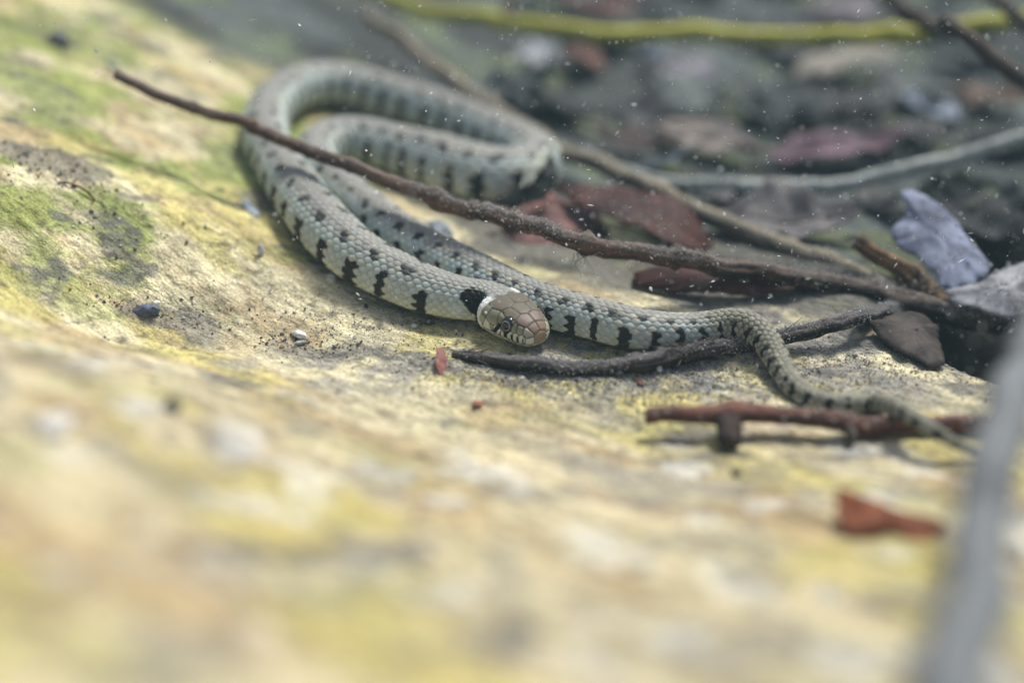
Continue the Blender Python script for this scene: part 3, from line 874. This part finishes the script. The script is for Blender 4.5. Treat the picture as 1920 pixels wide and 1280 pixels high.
def scrap(name, label, outline, h=None, d=None, col=(.2, .08, .05), col2=None, bulge=.02, seed=0, cat='leaf', jag=.11, th=.003, mat='leaf', rings=9, silt=0, veins=True, group=None):
    """a leaf piece of irregular outline: outline in picture points with clearances (h) or depths (d), filled to the middle"""
    n = 140
    O = []
    for q, (px, py) in enumerate(outline):
        if d is not None:
            O.append(atd(px, py, d[q] if hasattr(d, '__len__') else d))
        else:
            O.append(at(px, py, h[q] if hasattr(h, '__len__') else h))
    O = np.array(O)
    # stay near one gently bent sheet
    cen = O.mean(0)
    loop = np.vstack([O, O[:1]])
    L = np.r_[0, np.cumsum(np.linalg.norm(np.diff(loop, axis=0), axis=1))]
    u = np.linspace(0, L[-1], n, endpoint=False)
    E = np.stack([np.interp(u, L, loop[:, q]) for q in range(3)], 1)
    k = np.array([.25, .5, .25])
    for _ in range(1):
        E = .25 * np.roll(E, 1, 0) + .5 * E + .25 * np.roll(E, -1, 0)
    size = np.linalg.norm(E - cen, axis=1).mean()
    E = cen + (E - cen) * (1 + jag * fbm(u / L[-1] * 26, seed * 1.3, 0.2, 3))[:, None]
    PA = np.linalg.svd(E - cen)[2]
    nn = PA[2].copy()
    if nn[2] < 0: nn = -nn
    off_ = (E - cen) @ nn
    flat_ = (E - cen) - off_[:, None] * nn
    for _ in range(60):
        off_ = .25 * np.roll(off_, 1) + .5 * off_ + .25 * np.roll(off_, -1)
    VV, CC = [], []
    cb = rgb(*(col2 if col2 else tuple(.5 * q for q in col)))
    for r in np.linspace(1, 0.02, rings):
        p = cen + flat_ * r + (off_ * r * r)[:, None] * nn
        bz = bulge * (1 - r * r) + .16 * size * fbm(p[:, 0] * 3 / size * .4, p[:, 1] * 3 / size * .4, seed + .3, 3)
        VV.append(p + nn * bz[:, None])
        m = fbm(p[:, 0] / size * 2, p[:, 1] / size * 2 + seed, p[:, 2] / size * 2, 4)
        m2 = fbm(p[:, 0] / size * 1.5, p[:, 1] / size * 9, p[:, 2] / size * 9 + seed, 3)
        c_ = lerp(np.broadcast_to(rgb(*col), (n, 3)).copy(), cb, sst(-.2, .35, m + .5 * m2))
        if veins:
            la, lb = ((p - cen) @ PA[:2].T).T / size
            lb = lb + .25 * la * la + .05 * m
            vn = np.abs(np.mod(la * 3.5 + np.abs(lb) * 3.0 + .2 * m, 1) - .5)
            c_ = c_ * (1 + .30 * ((vn > .45) | (np.abs(lb) < .035)))[:, None]
        c_ = c_ * (1 - .5 * sst(.3, .45, fbm(p[:, 0] * 18, p[:, 1] * 18 + seed, p[:, 2] * 18, 3)))[:, None]
        CC.append(c_)
    V = np.vstack(VV)
    Fq = grid_faces(rings, n, True)
    base = E[np.argmin(E[:, 2])]
    if silt:
        t_ = thing(name, label, cat, base, group)
        o = leaf_solid(put('blade', V, Fq, M[mat], t_, np.vstack(CC)), th)
        g = np.random.default_rng(seed + 50)
        idx = g.integers(0, len(V) - n, silt)
        pp = V[idx] + nn * (th * .6) + g.normal(0, .004, (silt, 3))
        Vg, Fg = grains_mesh(pp, g.uniform(.0015, .0045, silt), seed)
        so = put('silt_dust', Vg, Fg, M['silt'], t_, np.repeat(rgb(.42, .42, .41) * g.uniform(.6, 1.3, (silt, 1)), 6, 0), False); so['kind'] = 'stuff'
        return t_
    o = put(name, V, Fq, M[mat], None, np.vstack(CC), loc=base)
    tag(o, label, cat, group)
    return leaf_solid(o, th)

FR = depth(at(1640, 1012, 0.0)) - .03
scrap('leaf_fragment', 'torn rust brown leaf fragment with a ragged lower edge near the thick reed', [(1572, 905), (1604, 925), (1650, 945), (1700, 962), (1772, 978), (1768, 1000), (1730, 1018), (1705, 1020), (1688, 1004), (1660, 1000), (1630, 1006), (1585, 994), (1566, 965)],
      d=[FR + .10, FR + .09, FR + .08, FR + .07, FR + .05, FR + .03, FR, FR, FR + .03, FR + .03, FR, FR, FR + .05], col=(.20, .060, .022), col2=(.13, .040, .018), seed=3, jag=.04, bulge=.01)
scrap('dead_leaf', 'red brown leaf dusted with silt lying behind the long twig', [(1040, 362), (1090, 352), (1140, 352), (1200, 360), (1250, 372), (1300, 400), (1330, 440), (1352, 474), (1300, 478), (1240, 452), (1190, 425), (1150, 420), (1110, 400), (1070, 380)],
      d=[5.0, 5.0, 5.0, 4.98, 4.95, 4.9, 4.85, 4.8, 4.72, 4.72, 4.74, 4.76, 4.82, 4.9], col=(.062, .024, .017), col2=(.036, .017, .014), seed=5, silt=320)
scrap('dead_leaf', 'soft pink brown curled leaf beside the back coil', [(912, 385), (950, 362), (1010, 358), (1070, 372), (1120, 395), (1140, 440), (1100, 478), (1040, 470), (990, 486), (940, 484), (915, 440)],
      d=[5.05, 5.1, 5.1, 5.05, 5.0, 4.9, 4.82, 4.82, 4.80, 4.8, 4.9], col=(.22, .11, .095), col2=(.09, .045, .04), bulge=.06, seed=6)
scrap('dead_leaf', 'pale yellow leaf sliver between the long twig and the red brown leaf', [(1142, 425), (1170, 420), (1215, 440), (1262, 470), (1240, 486), (1180, 470), (1145, 462)], d=4.78, col=(.42, .40, .23), col2=(.34, .33, .2), seed=8)
scrap('dead_leaf', 'dark maroon leaf lying under the long twig, above the tail', [(1190, 505), (1260, 500), (1340, 512), (1420, 520), (1480, 532), (1490, 548), (1420, 555), (1340, 552), (1260, 548), (1190, 535)], h=[.04, .05, .05, .05, .04, .02, .015, .015, .015, .015], col=(.065, .026, .022), col2=(.038, .019, .018), seed=9)
scrap('dead_leaf', 'slate blue leaf tip poking out beside the middle strand of the snake', [(800, 415), (830, 412), (850, 440), (846, 470), (815, 460), (795, 440)], h=.05, col=(.19, .21, .24), seed=10)
scrap('dead_leaf', 'small pale folded leaf standing at the end of the back coil', [(1032, 266), (1041, 274), (1022, 308), (996, 346), (976, 352), (984, 318), (1010, 284)], d=[4.9, 4.88, 4.84, 4.8, 4.82, 4.86, 4.9], col=(.52, .52, .42), col2=(.34, .35, .28), seed=11)
scrap('dead_leaf', 'dark grey leaf leaning against the small pale folded leaf', [(1036, 284), (1044, 330), (1024, 372), (960, 392), (930, 372), (968, 352), (1000, 340), (1018, 312)], d=[4.95, 4.92, 4.86, 4.84, 4.86, 4.88, 4.88, 4.9], col=(.05, .054, .05), seed=12)
scrap('lilac_leaf', 'lilac grey rotting leaf standing up on the right with glints on it', [(1690, 362), (1712, 352), (1740, 362), (1770, 395), (1800, 430), (1832, 470), (1858, 500), (1846, 530), (1800, 548), (1770, 545), (1752, 505), (1715, 478), (1680, 458), (1672, 430), (1695, 405), (1700, 380)],
      d=[4.72, 4.72, 4.72, 4.70, 4.68, 4.64, 4.60, 4.55, 4.5, 4.5, 4.55, 4.6, 4.64, 4.68, 4.70, 4.72], col=(.23, .25, .33), col2=(.13, .14, .19), seed=13, silt=150)
scrap('grey_leaf', 'flat grey fibrous leaf under the lilac leaf at the thick end of the long twig', [(1770, 548), (1830, 535), (1880, 505), (1960, 470), (1990, 520), (1980, 600), (1900, 598), (1840, 580), (1780, 572)], d=[4.5, 4.52, 4.56, 4.6, 4.5, 4.42, 4.42, 4.44, 4.48], col=(.30, .295, .30), col2=(.19, .185, .19), seed=14, silt=200)
scrap('brown_leaf', 'warm brown leaf under the frayed twig beside the dark hollow', [(1620, 612), (1680, 590), (1740, 590), (1756, 620), (1770, 680), (1740, 690), (1680, 660)], h=[.02, .06, .08, .06, .03, .01, .01], col=(.06, .045, .038), col2=(.035, .028, .025), seed=15)

# conspicuous leaves of the litter behind
def lay(px, py, h=.03):
    return at(px, py, h)
L1 = [('dead_leaf', 'broad dusky purple leaf behind the pale grass stem', (1560, 285), .62, .30, R(8), (.17, .105, .125), (.12, .08, .095)),
      ('dead_leaf', 'pale blue grey narrow leaf upright in the litter', (1745, 205), .40, .13, R(-70), (.36, .40, .46), (.26, .29, .34)),
      ('dead_leaf', 'brown leaf in the litter below the bare tipped dark twig', (1830, 185), .45, .2, R(-35), (.16, .105, .075), (.10, .07, .055)),
      ('dead_leaf', 'mauve grey leaf in the litter, below the yellow stem', (1290, 135), .34, .22, R(-60), (.30, .27, .29), (.22, .2, .215)),
      ('dead_leaf', 'chocolate brown leaf hanging below the yellow stem', (1095, 115), .36, .20, R(80), (.15, .075, .055), (.10, .055, .045)),
      ('dead_leaf', 'red brown leaf beyond the yellow stem', (1120, 20), .50, .24, R(5), (.17, .07, .05), (.11, .05, .04)),
      ('dead_leaf', 'buff leaf in the litter under the right half of the yellow stem', (1590, 130), .55, .26, R(12), (.36, .32, .25), (.26, .235, .19)),
      ('dead_leaf', 'pale grey leaf at the left end of the litter', (1010, 110), .26, .16, R(50), (.36, .37, .38), (.26, .27, .28)),
      ('dead_leaf', 'dull plum leaf beyond the yellow stem beside the slanting dark twig', (1600, 25), .52, .24, R(-10), (.24, .2, .215), (.18, .155, .165)),
      ('dead_leaf', 'tan grey leaf between the purple leaf and the background twig', (1330, 270), .45, .22, R(-20), (.27, .22, .185), (.19, .16, .14)),
      ('dead_leaf', 'dark umber leaf lying among the stems behind the background twig', (1190, 270), .40, .16, R(-12), (.07, .05, .045), (.07, .05, .045)),
      ('dead_leaf', 'wide grey brown leaf below the pale grass stem', (1480, 415), .50, .26, R(-15), (.15, .135, .13), (.10, .09, .088)),
      ('dead_leaf', 'black rotten leaf in the hollow behind the lilac leaf', (1850, 420), .40, .3, R(-50), (.03, .032, .034), (.02, .02, .022)),
      ('dead_leaf', 'dark leaf with a green algae rim behind the lilac leaf', (1800, 370), .36, .2, R(20), (.10, .12, .07), (.05, .05, .045))]
for k, (nm, lab, (px, py), ln, wd, yaw, c1, c2) in enumerate(L1):
    b = lay(px, py, .05)
    leaf(nm, lab, b, ln, wd, yaw, R(random.uniform(-10, 10)), R(random.uniform(-4, 24)), random.uniform(-.1, .25), random.uniform(.0, .3), c1, c2, seed=40 + k, lift=.02)

# the rest of the leaf litter, four kinds of look-alikes
kinds = [('grey brown', (.11, .104, .10), (.065, .064, .062)), ('olive grey', (.125, .14, .128), (.08, .09, .085)),
         ('blackish', (.045, .052, .055), (.028, .032, .034)), ('bluish grey', (.145, .17, .20), (.095, .115, .135))]
gl = np.random.default_rng(21)
cnt = 0
while cnt < 84:
    x = gl.uniform(-.3, 2.7); y = gl.uniform(1.15, 5.0)
    if x < 0.15 + 0.42 * (1.5 - y) - 0.2 or (y < 1.9 and x < 0.25):
        continue
    b = np.array([x, y, float(Hs(x, y)) + gl.uniform(0.0, .03)])
    ppx = 960 + F * x / depth(b); ppy = 640 - F * float(np.dot(b - CAM, UP)) / depth(b)
    cnt += 1
    ki = gl.choice(4, p=[.32, .32, .2, .16]); ln = gl.uniform(.28, .52); asp = gl.uniform(.38, .6)
    an = [gl.uniform(0, 6.28), gl.uniform(-14, 14), gl.uniform(-16, 16), gl.uniform(-.1, .3), gl.uniform(0, .3)]
    if ppx > 2050 or ppy < -90:
        continue
    kd = kinds[ki]
    where = 'in the litter beyond the yellow stem' if ppy < 60 else ('in the litter between yellow stem and pale grass stem' if ppy < 340 else 'in the litter in front of the pale grass stem')
    size = ('small ' if ln < .36 else ('large ' if ln > .45 else ''))
    slim = 'narrow ' if asp < .45 else ('broad ' if asp > .53 else '')
    leaf('dead_leaf', size + slim + kd[0] + ' sodden leaf ' + where, b, ln, ln * asp, an[0], R(an[1]), R(an[2]), an[3], an[4], kd[1], kd[2], seed=100 + cnt, group='sodden leaves of the litter')

# ------------------------------------------------------------------ pebbles, flakes, crumbs
def pebble(name, label, cat, p, size, col, seed=0, squash=(1, 1, .7), mat='stone', yaw=0.0, col2=None, group=None):
    nu, nv = 14, 20
    al = np.linspace(0.01, np.pi - .01, nu)[:, None]; be = np.linspace(0, 2 * np.pi, nv, endpoint=False)[None, :]
    D = np.stack([np.sin(al) * np.cos(be), np.sin(al) * np.sin(be), np.cos(al) + 0 * be], -1)
    n = fbm(D[..., 0] * 1.6 + seed, D[..., 1] * 1.6, D[..., 2] * 1.6, 3)
    V = D * (1 + .55 * n)[..., None] * size * np.array(squash)
    V = V.reshape(-1, 3) @ np.array(Matrix.Rotation(yaw, 3, 'Z')).T + p
    cc = lerp(np.broadcast_to(rgb(*col), n.shape + (3,)).copy(), rgb(*(col2 or tuple(.6 * q for q in col))), sst(-.2, .3, fbm(D[..., 0] * 3, D[..., 1] * 3 + seed, D[..., 2] * 3, 3)))
    o = put(name, V, grid_faces(nu, nv, True)[:, ::-1], M[mat], None, cc.reshape(-1, 3), loc=p)
    return tag(o, label, cat, group)

def on(px, py, h=0.0):
    return at(px, py, h, H)

pebble('pebble', 'slate blue rounded pebble in a dark patch of silt', 'pebble', on(275, 582, .008), .030, (.13, .145, .20), 3, (1.1, .9, .7), col2=(.075, .08, .11))
pebble('shell_bit', 'tiny white chip on the slate blue pebble', 'shell', on(293, 568, .045), .010, (.75, .74, .68), 4)
pebble('shell_bit', 'small white shell chip on the grey crumbs in front of the neck', 'shell', on(560, 627, .012), .019, (.80, .79, .78), 5, (1.5, .6, .5), yaw=-.6)
pebble('shell_bit', 'pale grey chip just under the larger white shell chip', 'shell', on(563, 642, .008), .010, (.42, .41, .38), 6, (1.6, .7, .5), yaw=.5)
pebble('shell_bit', 'pale lilac flake standing on the yellow rock beside the neck', 'shell', on(489, 470, .016), .017, (.58, .60, .66), 7, (.55, .5, 1.2))
pebble('shell_bit', 'tiny white grain right below the snake neck', 'shell', on(777, 611, .006), .009, (.75, .75, .72), 8)
pebble('pebble', 'tiny dark blue grain on the yellow rock below the neck', 'pebble', on(686, 574, .005), .008, (.05, .05, .09), 9, (.7, .7, 1.3))
pebble('pebble', 'dark brown crumb of debris right beneath the neck', 'pebble', on(802, 603, .008), .017, (.08, .07, .055), 10, (1.2, .8, .6))
pebble('pebble', 'dark grey gritty lump near the cut tip of the long twig', 'pebble', on(110, 76, .01), .045, (.16, .16, .18), 12, (1, .8, .6), col2=(.06, .06, .06))
pebble('shell_bit', 'pale chip touching the cut tip of the long twig', 'shell', on(212, 122, .012), .020, (.52, .57, .52), 13)
pebble('pebble', 'blurred round white stone on the near rock', 'pebble', on(98, 795, .02), .036, (.78, .74, .68), 14, (1, 1, .6), col2=(.68, .62, .54))
pebble('pebble', 'blurred dark pebble lying in a rock groove on the near slope', 'pebble', on(322, 758, .01), .020, (.07, .075, .08), 15)
pebble('pebble', 'blurred dark grain left of the torn rust leaf', 'pebble', on(1381, 886, .006), .012, (.05, .045, .045), 16)
scrap('plant_flake', 'translucent pale splinter on the mossy rock by the left bend of the snake', [(452, 378), (462, 376), (488, 400), (482, 408), (470, 402)], h=.012, col=(.48, .54, .58), col2=(.36, .42, .44), seed=21, cat='flake', th=.006, bulge=.004)
scrap('plant_flake', 'pink red leaf flake standing by the broken end of the frayed twig', [(818, 652), (832, 652), (838, 675), (834, 704), (826, 708), (816, 685)], h=[.05, .05, .03, .005, .0, .03], col=(.30, .13, .105), col2=(.20, .09, .075), seed=22, cat='flake', th=.005, bulge=.004)
scrap('plant_flake', 'small brown leaf scrap on the silt below the joint of the frayed twig', [(1186, 708), (1196, 704), (1206, 716), (1208, 724), (1194, 718)], h=.006, col=(.13, .07, .05), seed=23, cat='flake', th=.004, bulge=.002)
scrap('plant_flake', 'tiny brick red flake on the rock in front of the frayed twig', [(886, 752), (905, 752), (906, 759), (890, 760)], h=.008, col=(.34, .12, .08), seed=24, cat='flake', th=.004, bulge=.002)
for k, (a, b, lab) in enumerate((((1338, 721), (1358, 727), 'white grass splinter on the silt, the one nearer the tail'), ((1350, 738), (1370, 744), 'greenish white grass splinter on the silt, in front of the white one'))):
    p, q = on(*a, .006), on(*b, .006)
    V, Fq, cl, _i = tube_mesh(np.array([[*p, .004], [*(.5 * (p + q) + [0, 0, .003]), .0045], [*q, .003]]), seg=8, step=.004, colA=(.72, .72, .58), colB=(.55, .58, .40), seed=k)
    tag(put('grass_splinter', V, Fq, M['reed'], None, cl, loc=p), lab, 'splinter')
p = [on(108, 343, .004), on(128, 343, .012), on(152, 352, .014), on(168, 364, .010), on(178, 376, .003)]
V, Fq, cl, _i = tube_mesh(np.array([[*q, .0032] for q in p]), seg=8, step=.006, colA=(.14, .06, .035), colB=(.08, .04, .03), seed=4)
tag(put('root_hair', V, Fq, M['bark'], None, cl, loc=p[0]), 'thin curved dark brown rootlet lying on the yellow rock', 'root')

# crumbs and grit lying on the bed
def scatter(n, centre_px, spread, seed):
    g = np.random.default_rng(seed)
    c0 = on(*centre_px)
    xy = c0[:2] + g.normal(0, 1, (n, 2)) * np.array(spread)
    return np.c_[xy, H(xy[:, 0], xy[:, 1])]
def crumbs(name, label, P, smin, smax, cols, seed):
    g = np.random.default_rng(seed)
    sz = smin + (smax - smin) * g.random(len(P)) ** 2.2 * g.choice([.6, 1.0, 1.0, 2.0], len(P))
    P = P + np.c_[0 * sz, 0 * sz, sz * .4]
    V, Fq = grains_mesh(P, sz, seed)
    cv = np.array(cols)[g.integers(0, len(cols), len(P))] * g.uniform(.7, 1.25, (len(P), 1))
    tag(put(name, V, Fq, M['silt'], None, np.repeat(cv, 6, 0), False), label, None, None, 'stuff')
greys = [(.36, .335, .30), (.42, .40, .36), (.28, .255, .22), (.50, .48, .44), (.18, .155, .13)]
darks = [(.10, .085, .07), (.17, .15, .13), (.25, .23, .205), (.14, .12, .12), (.33, .31, .28)]
Pc = np.vstack([scatter(6000, (1090, 712), (.20, .06), 1), scatter(5000, (1330, 700), (.22, .10), 2), scatter(3000, (900, 690), (.14, .06), 3), scatter(4000, (1600, 700), (.18, .10), 4), scatter(2500, (1180, 760), (.3, .08), 44), scatter(1500, (700, 600), (.25, .08), 45)])
crumbs('silt_crumbs', 'loose grey silt crumbs gathered along the frayed twig and tail', Pc, .0010, .0034, greys, 5)
Pd = np.vstack([scatter(420, (60, 300), (.10, .06), 6), scatter(240, (130, 330), (.08, .06), 7), scatter(260, (290, 590), (.10, .03), 8), scatter(260, (600, 655), (.08, .03), 9), scatter(130, (540, 640), (.06, .02), 10),
                scatter(120, (110, 76), (.05, .04), 11), scatter(140, (190, 400), (.1, .07), 12), scatter(120, (800, 605), (.05, .02), 13), scatter(150, (980, 712), (.12, .03), 17), scatter(200, (340, 420), (.25, .2), 18)])
crumbs('dark_grit', 'dark organic grit lying in patches on the yellow rock', Pd, .0010, .0050, darks + [(.42, .26, .08), (.6, .57, .5)], 14)
gg = np.random.default_rng(15)
Pw = np.c_[gg.uniform(-1.7, 1.4, 2200), gg.uniform(-.9, .9, 2200)]; Pw = np.c_[Pw, H(Pw[:, 0], Pw[:, 1])]
crumbs('fine_specks', 'fine dark and pale specks sprinkled all over the rock', Pw, .0006, .0022, darks[1:] + greys[:2] + [(.6, .56, .4), (.7, .68, .62)], 16)

# small air bubbles on the lilac leaf
for k, (px, py) in enumerate(((1783, 410), (1795, 421), (1764, 440), (1712, 449), (1802, 445), (1825, 462), (1857, 497), (1868, 510), (1891, 494))):
    p = atd(px, py, 4.52 + .02 * (k % 3))
    nu, nv = 10, 14
    al = np.linspace(0.01, np.pi - .01, nu)[:, None]; be = np.linspace(0, 2 * np.pi, nv, endpoint=False)[None, :]
    D = np.stack([np.sin(al) * np.cos(be), np.sin(al) * np.sin(be), np.cos(al) + 0 * be], -1).reshape(-1, 3)
    tag(put('air_bubble', p + D * (.006 + .002 * (k % 2)), grid_faces(nu, nv, True)[:, ::-1], M['bubble'], None, loc=p), 'tiny shining air bubble clinging to the lilac and grey leaves', 'bubble', 'bubbles on the lilac leaf')

# ------------------------------------------------------------------ specks drifting in the water
gs_ = np.random.default_rng(99)
n = 6500
px = gs_.uniform(-200, 2120, n); py = np.where(gs_.random(n) < .8, gs_.uniform(-120, 620, n), gs_.uniform(400, 1100, n)); dd = gs_.normal(4.25, .45, n)
keep = (px > 450 + 300 * gs_.random(n)) | (gs_.random(n) < .25)
Pp = CAM + dd[:, None] * (FW + np.outer((px - 960) / F, RT) + np.outer((640 - py) / F, UP))
keep &= Pp[:, 2] > H(Pp[:, 0], Pp[:, 1]) + .03
Pp = Pp[keep]
V, Fq = grains_mesh(Pp, gs_.uniform(.0009, .0030, len(Pp)) * gs_.choice([.6, .8, 1, 1, 1.7], len(Pp)), 100, 1.0)
tag(put('drifting_specks', V, Fq, M['silt'], None, np.tile(rgb(.62, .63, .60), (len(V), 1)), False), 'white specks of silt drifting in the clear water', None, None, 'stuff')

# ------------------------------------------------------------------ the water's own haze
def haze_box(lo, hi, dens):
    lo, hi = np.array(lo, float), np.array(hi, float)
    V = np.array([[x, y, z] for x in (lo[0], hi[0]) for y in (lo[1], hi[1]) for z in (lo[2], hi[2])])
    Fq = np.array([[0, 1, 3, 2], [4, 6, 7, 5], [0, 4, 5, 1], [2, 3, 7, 6], [0, 2, 6, 4], [1, 5, 7, 3]])
    m = bpy.data.materials.new('haze'); m.use_nodes = True
    N = m.node_tree.nodes; N.remove(N['Principled BSDF'])
    v = N.new('ShaderNodeVolumePrincipled')
    v.inputs['Color'].default_value = (.58, .86, 1.0, 1)
    v.inputs['Density'].default_value = dens
    v.inputs['Anisotropy'].default_value = 0.2
    m.node_tree.links.new(v.outputs[0], N['Material Output'].inputs['Volume'])
    o = put('haze', V, Fq, m, None, None, False)
    tag(o, 'faint milky blue haze of the pool water', None, None, 'stuff')
haze_box((-8.5, -5.7, -2.0), (8.5, 13.5, 4.2), 0.0065)

for o in EMPTIES:
    del o['_base']
